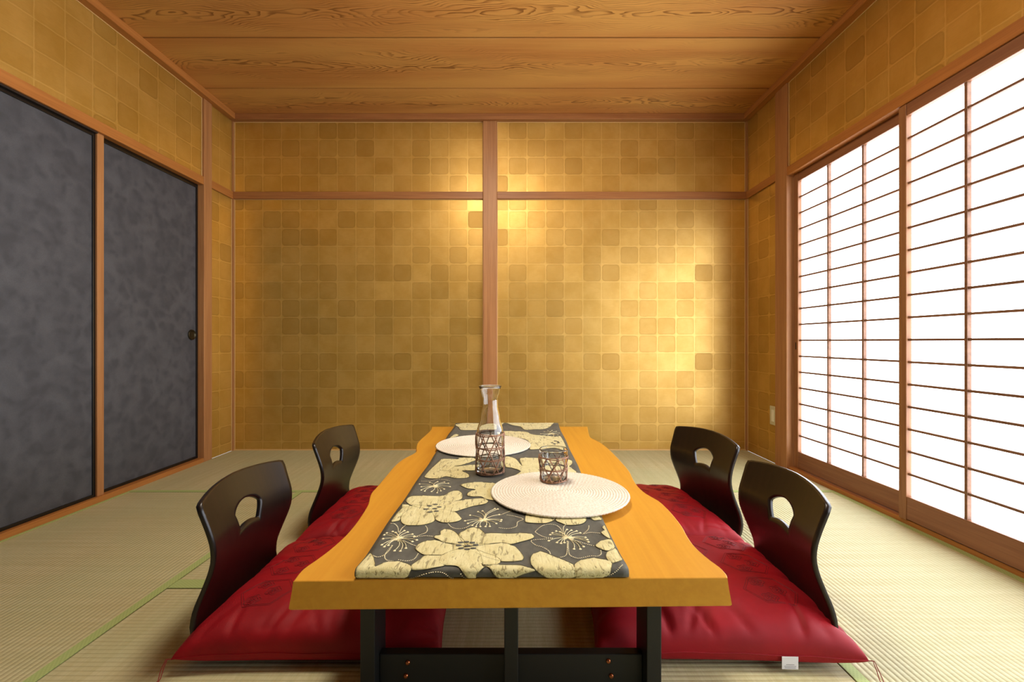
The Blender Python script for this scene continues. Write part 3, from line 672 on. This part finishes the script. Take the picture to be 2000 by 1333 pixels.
# ================================================================ placemats
def placemat(x, y, z, rad, rz, tilt=0.):
    bm = bmesh.new(); pitch = .0076; nr = int(rad / pitch); NA = 260; sub = 4; prev = None; prof = []
    for i in range(nr * sub + 1):
        r = i * pitch / sub; prof.append((r, i))
    for r, i in prof:
        ph = (i % sub) / sub; h = .0016 * math.sin(PI * ph)
        if i == 0: ring = [bm.verts.new((0, 0, .004))]
        else:
            nb = max(6, round(2 * PI * r / .011)); ring = []
            for k in range(NA):
                a = 2 * PI * k / NA; br = .0006 * math.sin(a * nb + (i // sub) * 1.9)
                rr = r + (.0016 * math.sin(a * 110) if i == nr * sub else 0)
                ring.append(bm.verts.new((rr * math.cos(a), rr * math.sin(a), .004 + h + (br if h > 0 else 0) - (.0012 if i == nr * sub else 0))))
        if prev:
            for k in range(NA):
                j = (k + 1) % NA
                if len(prev) == 1: bm.faces.new((prev[0], ring[k], ring[j]))
                else: bm.faces.new((prev[k], ring[k], ring[j], prev[j]))
        prev = ring
    low = [bm.verts.new((v.co.x * .985, v.co.y * .985, 0)) for v in prev]
    for k in range(NA):
        j = (k + 1) % NA; bm.faces.new((prev[k], low[k], low[j], prev[j]))
    bm.faces.new(low)
    return build('placemat', bm, M['jute'], None, (x, y, z), (0, tilt, rz), True)
RZ = TZ + 2 * R0 - .004 + .0036
tag(placemat(.127, 1.262, RZ + .0005, .192, .3, .006), 'round cream braided placemat under the small glass, nearer one', 'placemat', 'braided round placemats')
tag(placemat(-.122, 1.836, RZ, .192, 1.1), 'round cream braided placemat farther back, partly hidden behind the carafe', 'placemat', 'braided round placemats')

# ================================================================ glassware
def weave(name, prof, z0, z1, rings, nstrand, turn, parent, r=.0016, ringr=.0019):
    """rattan rings and crossing strands following radius prof(z)"""
    bm = bmesh.new()
    for k, z in enumerate(rings):
        for d in (-.0016, .0018):
            pts = [((prof(z) + ringr + .0006) * math.cos(a), (prof(z) + ringr + .0006) * math.sin(a), z + d + .0011 * math.sin(3 * a + k * 2 + d * 900)) for a in [2 * PI * i / 48 for i in range(48)]]
            tube(bm, pts, ringr, 5, True)
    for dr in (1, -1):
        for k in range(nstrand):
            a0 = 2 * PI * (k + .5 * (dr > 0)) / nstrand + random.uniform(-.06, .06); pts = []
            for i in range(17):
                t = i / 16; z = z0 + (z1 - z0) * t; a = a0 + dr * turn * t
                rr = prof(z) + r + .0006 + .0009 * (dr > 0); pts.append((rr * math.cos(a), rr * math.sin(a), z))
            tube(bm, pts, r, 5, flat=1.)
    return build(name, bm, M['rattan'], parent, smooth=True)
def interp(tbl):
    def f(z):
        for (z0, r0), (z1, r1) in zip(tbl, tbl[1:]):
            if z <= z1:
                t = (z - z0) / (z1 - z0); t = max(0, t); return r0 + (r1 - r0) * (t * t * (3 - 2 * t))
        return tbl[-1][1]
    return f
def glassbody(prof, h, th, base, parent, name):
    n = 44; outer = [(prof(h * i / n), h * i / n) for i in range(n + 1)]; inner = [(prof(h * i / n) - th, h * i / n) for i in range(n + 1) if h * i / n > base]
    o0 = [(0, .0012), (outer[0][0] * .8, .0004), (outer[0][0] - .002, 0)]
    pts = o0 + outer[1:] + [(outer[-1][0] - th * .5, h + .0012)] + inner[::-1] + [(inner[0][0] * .8, base), (0, base + .0015)]
    return build(name, lathe(pts, 64), M['glass'], parent, smooth=True)
CX, CY = -.075, 1.455
car = tag(empty('carafe', (CX, CY, RZ + .0002)), 'tall clear glass carafe with flared neck in a brown rattan sleeve', 'carafe')
pc = interp([(0, .0405), (.006, .0425), (.125, .0425), (.135, .0415), (.175, .0315), (.215, .0245), (.235, .0245), (.262, .0315), (.275, .0355)])
glassbody(pc, .275, .0026, .008, car, 'glass_body')
rim = tube(bmesh.new(), [(.0352 * math.cos(2 * PI * i / 48), .0352 * math.sin(2 * PI * i / 48), .2755) for i in range(48)], .0021, 8, True)
build('glass_rim', rim, M['glass'], car, smooth=True)
weave('rattan_sleeve', pc, .004, .128, [.006, .047, .084, .125], 7, 1.25, car, .0019, .0017)
tum = tag(empty('tumbler', (.1185, 1.352, RZ + .0062)), 'short clear glass tumbler in a rattan sleeve on the nearer placemat', 'glass')
pt = interp([(0, .034), (.006, .0365), (.094, .0415)])
glassbody(pt, .094, .0024, .007, tum, 'glass_body')
weave('rattan_sleeve', pt, .003, .072, [.005, .038, .073], 7, 1.0, tum, .0018, .0015)

# ================================================================ zaisu chairs
PROF = [(-.30, .012), (-.20, .012), (-.10, .012), (-.045, .014), (-.015, .022), (.004, .038), (.013, .06), (.016, .085), (.010, .12), (-.006, .16), (-.022, .20), (-.031, .235), (-.030, .27), (-.022, .30), (-.010, .335), (.002, .37), (.009, .395)]
# arc length table, 0 at z=.085
def _arc():
    P_ = []; n = len(PROF)
    for i in range(n - 1):
        p0, p1, p2, p3 = PROF[max(i - 1, 0)], PROF[i], PROF[i + 1], PROF[min(i + 2, n - 1)]
        for k in range(8):
            t = k / 8; P_.append([.5 * (2 * p1[j] + (p2[j] - p0[j]) * t + (2 * p0[j] - 5 * p1[j] + 4 * p2[j] - p3[j]) * t * t + (3 * p1[j] - p0[j] - 3 * p2[j] + p3[j]) * t ** 3) for j in (0, 1)])
    P_.append(list(PROF[-1])); s = [0.]
    for a, b in zip(P_, P_[1:]): s.append(s[-1] + math.dist(a, b))
    i0 = min(range(len(P_)), key=lambda i: abs(P_[i][1] - .085) + (0 if P_[i][0] > 0 else 9))
    return P_, [q - s[i0] for q in s]
AP, AS = _arc()
def prof_at(s):
    for i in range(len(AS) - 1):
        if s <= AS[i + 1] or i == len(AS) - 2:
            t = (s - AS[i]) / (AS[i + 1] - AS[i]); a, b = AP[i], AP[i + 1]
            d = Vector((b[0] - a[0], b[1] - a[1])).normalized()
            return a[0] + (b[0] - a[0]) * t, a[1] + (b[1] - a[1]) * t, d
def chair_pt(u, s, off):
    x, z, d = prof_at(s)
    cv = max(0, min(1, (s + .03) / .2)); x += .030 * cv * (1 - (u / .205) ** 2) - .004 * cv
    # face normal (outward, away from the table) in the xz plane plus tilt from the horizontal curve
    nx, nz = d.y, -d.x; nu = .030 * cv * 2 * u / .205 ** 2
    n = Vector((nx, nu * nx, nz)).normalized()
    return Vector((x, u, z)) + n * off
def s_of_z(zt):
    return min((abs(AP[i][1] - zt), AS[i]) for i in range(len(AP)) if AP[i][0] > -.04 and AS[i] > -.06)[1]
def outline():
    """half outline from bottom centre to top centre in (u, s)"""
    T = s_of_z(.384); pts = []
    side = [(.196, -.06), (.196, 0), (.191, .04), (.189, .08), (.191, .12), (.196, .16), (.2, .20), (.201, .235)]
    c = [(.2045, T - .036), (.2045, T - .028), (.2015, T - .0205), (.195, T - .0175)]
    topc = [(.175, T - .0145), (.14, T - .0095), (.10, T - .005), (.05, T - .0015), (0, T)]
    return [(.0, -.06), (.05, -.06), (.10, -.06), (.15, -.06)] + side + c + topc
def resample(pts, n):
    L_ = [0]
    for a, b in zip(pts, pts[1:]): L_.append(L_[-1] + math.dist(a, b))
    out = []
    for k in range(n):
        q = L_[-1] * k / (n - 1)
        i = max(j for j in range(len(L_)) if L_[j] <= q + 1e-12); i = min(i, len(pts) - 2)
        t = (q - L_[i]) / (L_[i + 1] - L_[i]); out.append(tuple(pts[i][j] + (pts[i + 1][j] - pts[i][j]) * t for j in (0, 1)))
    return out
HALF = 49
def backrest_mesh():
    out = resample(outline(), HALF); out = out + [(-u, s) for u, s in out[-2:0:-1]]
    s0 = s_of_z(.243); s1_ = s_of_z(.287)
    hol = [(u, s0 + .008 * (1 - (u / .046) ** 2)) for u in [.046 * k / 6 for k in range(7)]]
    hol += [(.048, s0 + .003), (.062, s1_ - .004)]
    hol += [(u, s1_ + .025 * (1 - (u / .063) ** 2) ** .8) for u in [.0625 * math.cos(PI / 2 * k / 10) for k in range(11)]]
    hol = resample(hol, HALF); hol = hol + [(-u, s) for u, s in hol[-2:0:-1]]
    n = len(out); NR = 15; bm = bmesh.new(); th = .011; lay = []
    for sgn in (-1, 1):
        rg = []
        for k in range(NR + 1):
            t = k / NR; inset = 1.
            row = []
            for i in range(n):
                u = hol[i][0] + (out[i][0] - hol[i][0]) * t; s = hol[i][1] + (out[i][1] - hol[i][1]) * t
                row.append(bm.verts.new(chair_pt(u, s, sgn * th / 2)))
            rg.append(row)
        lay.append(rg)
    for L_ in range(2):
        for k in range(NR):
            for i in range(n):
                j = (i + 1) % n; bm.faces.new((lay[L_][k][i], lay[L_][k][j], lay[L_][k + 1][j], lay[L_][k + 1][i]))
    for k in (0, NR):
        for i in range(n):
            j = (i + 1) % n; bm.faces.new((lay[0][k][i], lay[0][k][j], lay[1][k][j], lay[1][k][i]))
    bm.edges.ensure_lookup_table()
    rim_ = [e for e in bm.edges if len(e.link_faces) == 2 and e.calc_face_angle(0) > 1.0]
    bmesh.ops.bevel(bm, geom=rim_, offset=.003, segments=2, affect='EDGES', profile=.5)
    return bm
def seat_mesh():
    bm = bmesh.new(); th = .011; lay = []
    smin = AS[0] + .001
    for sgn in (-1, 1):
        rg = []
        for k in range(13):
            s = smin + (-.06 - smin) * k / 12; w = .196 if k > 1 else (.18, .192)[k]
            rg.append([bm.verts.new(chair_pt(w * (i / 8 - 1), s, sgn * th / 2)) for i in range(17)])
        lay.append(rg)
    for L_ in lay:
        for k in range(12):
            for i in range(16): bm.faces.new((L_[k][i], L_[k][i + 1], L_[k + 1][i + 1], L_[k + 1][i]))
    a, b = lay
    for k in range(12):
        for i in (0, 16): bm.faces.new((a[k][i], a[k + 1][i], b[k + 1][i], b[k][i]))
    for k in (0, 12):
        for i in range(16): bm.faces.new((a[k][i], a[k][i + 1], b[k][i + 1], b[k][i]))
    return bm
def copy_tree(o, parent=None):
    c = o.copy(); C.objects.link(c); c.parent = parent
    for ch in list(o.children): copy_tree(ch, c)
    return c
ch0 = empty('floor_chair')
build('backrest', backrest_mesh(), M['lacquer'], ch0, smooth=True); build('seat', seat_mesh(), M['lacquer'], ch0, smooth=True)
CHAIRS = [(-.737, 1.252, PI + .035, 'black legless floor chair nearest the camera on the left of the table'),
          (-.735, 1.868, PI + .0, 'black legless floor chair farther back on the left of the table'),
          (.742, 1.250, -.06, 'black legless floor chair nearest the camera on the right, by the shoji'),
          (.772, 1.835, .20, 'black legless floor chair farther back on the right, turned slightly outward')]
for i, (x, y, a, lb) in enumerate(CHAIRS):
    o = ch0 if i == 0 else copy_tree(ch0)
    o.location = (x, y, 0); o.rotation_euler = (0, 0, a); tag(o, lb, 'chair', 'floor chairs around the low table')

# ================================================================ zabuton cushions
def cush_fn(seed, lx, ly, h, push):
    rr = random.Random(seed); ph = [rr.uniform(0, 6.28) for _ in range(12)]
    folds = [(rr.uniform(-.95, .9), rr.uniform(.018, .05), rr.uniform(.003, .009), rr.uniform(.12, .4), k % 4, rr.uniform(-.5, .5)) for k in range(44)]
    def f(u, v, top):
        a = abs(u); b = abs(v)
        # pinched corners reach out, edges bow in a little
        k = 1 + .045 * (a * b) ** 3
        x = u * lx / 2 * (k - .02 * (1 - b * b) * a ** 4); y = v * ly / 2 * (k - .02 * (1 - a * a) * b ** 4)
        ex = (1 - a ** 6); ey = (1 - b ** 6)
        t = max(0, ex) ** .36 * max(0, ey) ** .36
        corner = (a * b) ** 4
        t *= 1 - .2 * corner
        fat = 1 + .10 * (1 - a * a) * (1 - b * b)
        wr = 0.
        for q, w_, am, ln_, sd_, sk in folds:
            e, c_ = ((1 + v, u), (1 - v, u), (1 + u, v), (1 - u, v))[sd_]
            wr -= am * math.exp(-((c_ - q - sk * e) / w_) ** 2) * math.exp(-(e / ln_) ** 2) * min(1, e * 14)
        wr += .002 * math.sin(9 * u + 7 * v + ph[2]) * math.sin(6 * v - 4 * u + ph[3])
        zs = .038                           # seam height
        if top: z = zs + (h - .038) * t * fat + wr
        else: z = zs - (zs - .0185) * min(1, t * 1.9)
        # back edge leans against the chair
        return Vector((x, y, z))
    return f
def cushion(x, y, rz, seed, lx, ly, h, flip=1, proto=None):
    f = cush_fn(seed, lx, ly, h, flip); N = 110; bm = bmesh.new()
    def prm(i): t = 2 * i / N - 1; return math.copysign(1 - (1 - abs(t)) ** 1.7, t) if abs(t) > 0 else 0
    gt = [[bm.verts.new(f(prm(i), prm(j), True)) for j in range(N + 1)] for i in range(N + 1)]
    gb = [[gt[i][j] if (i in (0, N) or j in (0, N)) else bm.verts.new(f(prm(i), prm(j), False)) for j in range(N + 1)] for i in range(N + 1)]
    for g_ in (gt, gb):
        for i in range(N):
            for j in range(N): bm.faces.new((g_[i][j], g_[i + 1][j], g_[i + 1][j + 1], g_[i][j + 1]))
    c = empty('floor_cushion', (x, y, 0), rz)
    build('cushion_cover', bm, M['cushion'], c, smooth=True)
    # seam piping
    bm = bmesh.new(); loop = [(-1, t) for t in [k / 20 - 1 for k in range(40)]] + [(t, 1) for t in [k / 20 - 1 for k in range(40)]] + [(1, -t) for t in [k / 20 - 1 for k in range(40)]] + [(-t, -1) for t in [k / 20 - 1 for k in range(40)]]
    tube(bm, [f(u, v, True) for u, v in loop], .0016, 5, True); build('seam_piping', bm, M['cushion'], c, smooth=True)
    # embroidered cartouches on the top
    def on(u, v, l=.0008): p = f(u, v, True); q = f(u + .01, v, True) - p; w = f(u, v + .01, True) - p; n = q.cross(w).normalized(); n = n if n.z > 0 else -n; return p + n * l
    bm = bmesh.new(); R2 = random.Random(seed + 5)
    for cu, cvv in ((-.45, -.52), (-.45, .0), (-.45, .52), (.05, -.27), (.05, .27), (.55, -.52), (.55, 0), (.55, .52)):
        cu *= flip
        for rad in (.235, .215):
            pts = [on(cu + rad * math.cos(PI / 3 * k), cvv + rad * 1.02 * math.sin(PI / 3 * k)) for k in range(6)]
            full = []
            for k in range(6):
                a0 = (cu + rad * math.cos(PI / 3 * k), cvv + rad * math.sin(PI / 3 * k)); a1 = (cu + rad * math.cos(PI / 3 * (k + 1)), cvv + rad * math.sin(PI / 3 * (k + 1)))
                for q in range(5): t = q / 5; full.append(on(a0[0] + (a1[0] - a0[0]) * t, a0[1] + (a1[1] - a0[1]) * t, .0002))
            tube(bm, full, .0005, 4, True)
        for q in range(3):
            fu = cu + (.07 if q % 2 else -.06) + R2.uniform(-.02, .02); fv = cvv + (q - 1) * .12 
            for pr in (.062, .04):
                pts = [on(fu + pr * (1 + .16 * math.cos(5 * a)) * math.cos(a), fv + pr * (1 + .16 * math.cos(5 * a)) * math.sin(a), .0002) for a in [2 * PI * k / 30 for k in range(30)]]
                tube(bm, pts, .0006, 4, True)
            for k in range(7):
                a = 2 * PI * k / 7; tube(bm, [on(fu + .008 * math.cos(a), fv + .008 * math.sin(a), .0002), on(fu + .028 * math.cos(a), fv + .028 * math.sin(a), .0002)], .0007, 4)
    o = build('dark_embroidery', bm, M['motif'], c, smooth=True); o['kind'] = 'stuff'
    # corner threads
    for su, sv in ((1, -1), (-1, -1), (1, 1), (-1, 1)):
        p = f(su, sv, True); bm = bmesh.new()
        for q in range(2):
            sx = su * (.006 + .003 * q); sy = sv * (.009 + .002 * q)
            pts = [p + Vector((0, 0, 0)), p + Vector((sx * .8, sy * .6, .004)), p + Vector((sx * 1.1, sy * 1.6, -.012)), p + Vector((sx * 1.0 + .002 * q, sy * 2.6, -.026)), p + Vector((sx * .9, sy * 3.6 + .003 * q, -.0285))]
            pp = []
            for i in range(len(pts) - 1):
                for k in range(4): pp.append(pts[i].lerp(pts[i + 1], k / 4))
            tube(bm, pp + [pts[-1]], .0009, 5)
        build('corner_tassel', bm, M['thread'], c, smooth=True)
    return c, f
CU = [(-.462, 1.283, .0, 3, .575, .515, .112, -1, 'red cushion with hexagon embroidery nearest the camera on the left of the table'),
      (-.462, 1.832, .0, 4, .575, .515, .108, -1, 'red cushion farther back on the left of the table'),
      (.492, 1.283, -.03, 5, .575, .515, .118, 1, 'red cushion with a small white care tag, nearest on the right of the table'),
      (.492, 1.832, .06, 6, .575, .515, .110, 1, 'red cushion farther back on the right of the table, partly behind the tabletop')]
for i, (x, y, a, sd, lx, ly, h, fl, lb) in enumerate(CU):
    c, f = cushion(x, y, a, sd, lx, ly, h, fl); tag(c, lb, 'cushion', 'red floor cushions around the table')
    if i == 2:
        p = f(.47, -1, True)
        t = cbox('care_tag', p.x - .018, p.x + .018, p.y - .0045, p.y - .0035, p.z - .027, p.z + .001, M['white'], c, .0002)
        t['label'] = 'small white cloth care tag with faint grey print'
        for k in range(3):
            w = (.009, .013, .012)[k]; z = -.004 - .0035 * k
            cbox('print_line', -w, w, -.0009, -.0004, z, z + .0007, M['ink'], t, 0)
bpy.context.view_layer.update()
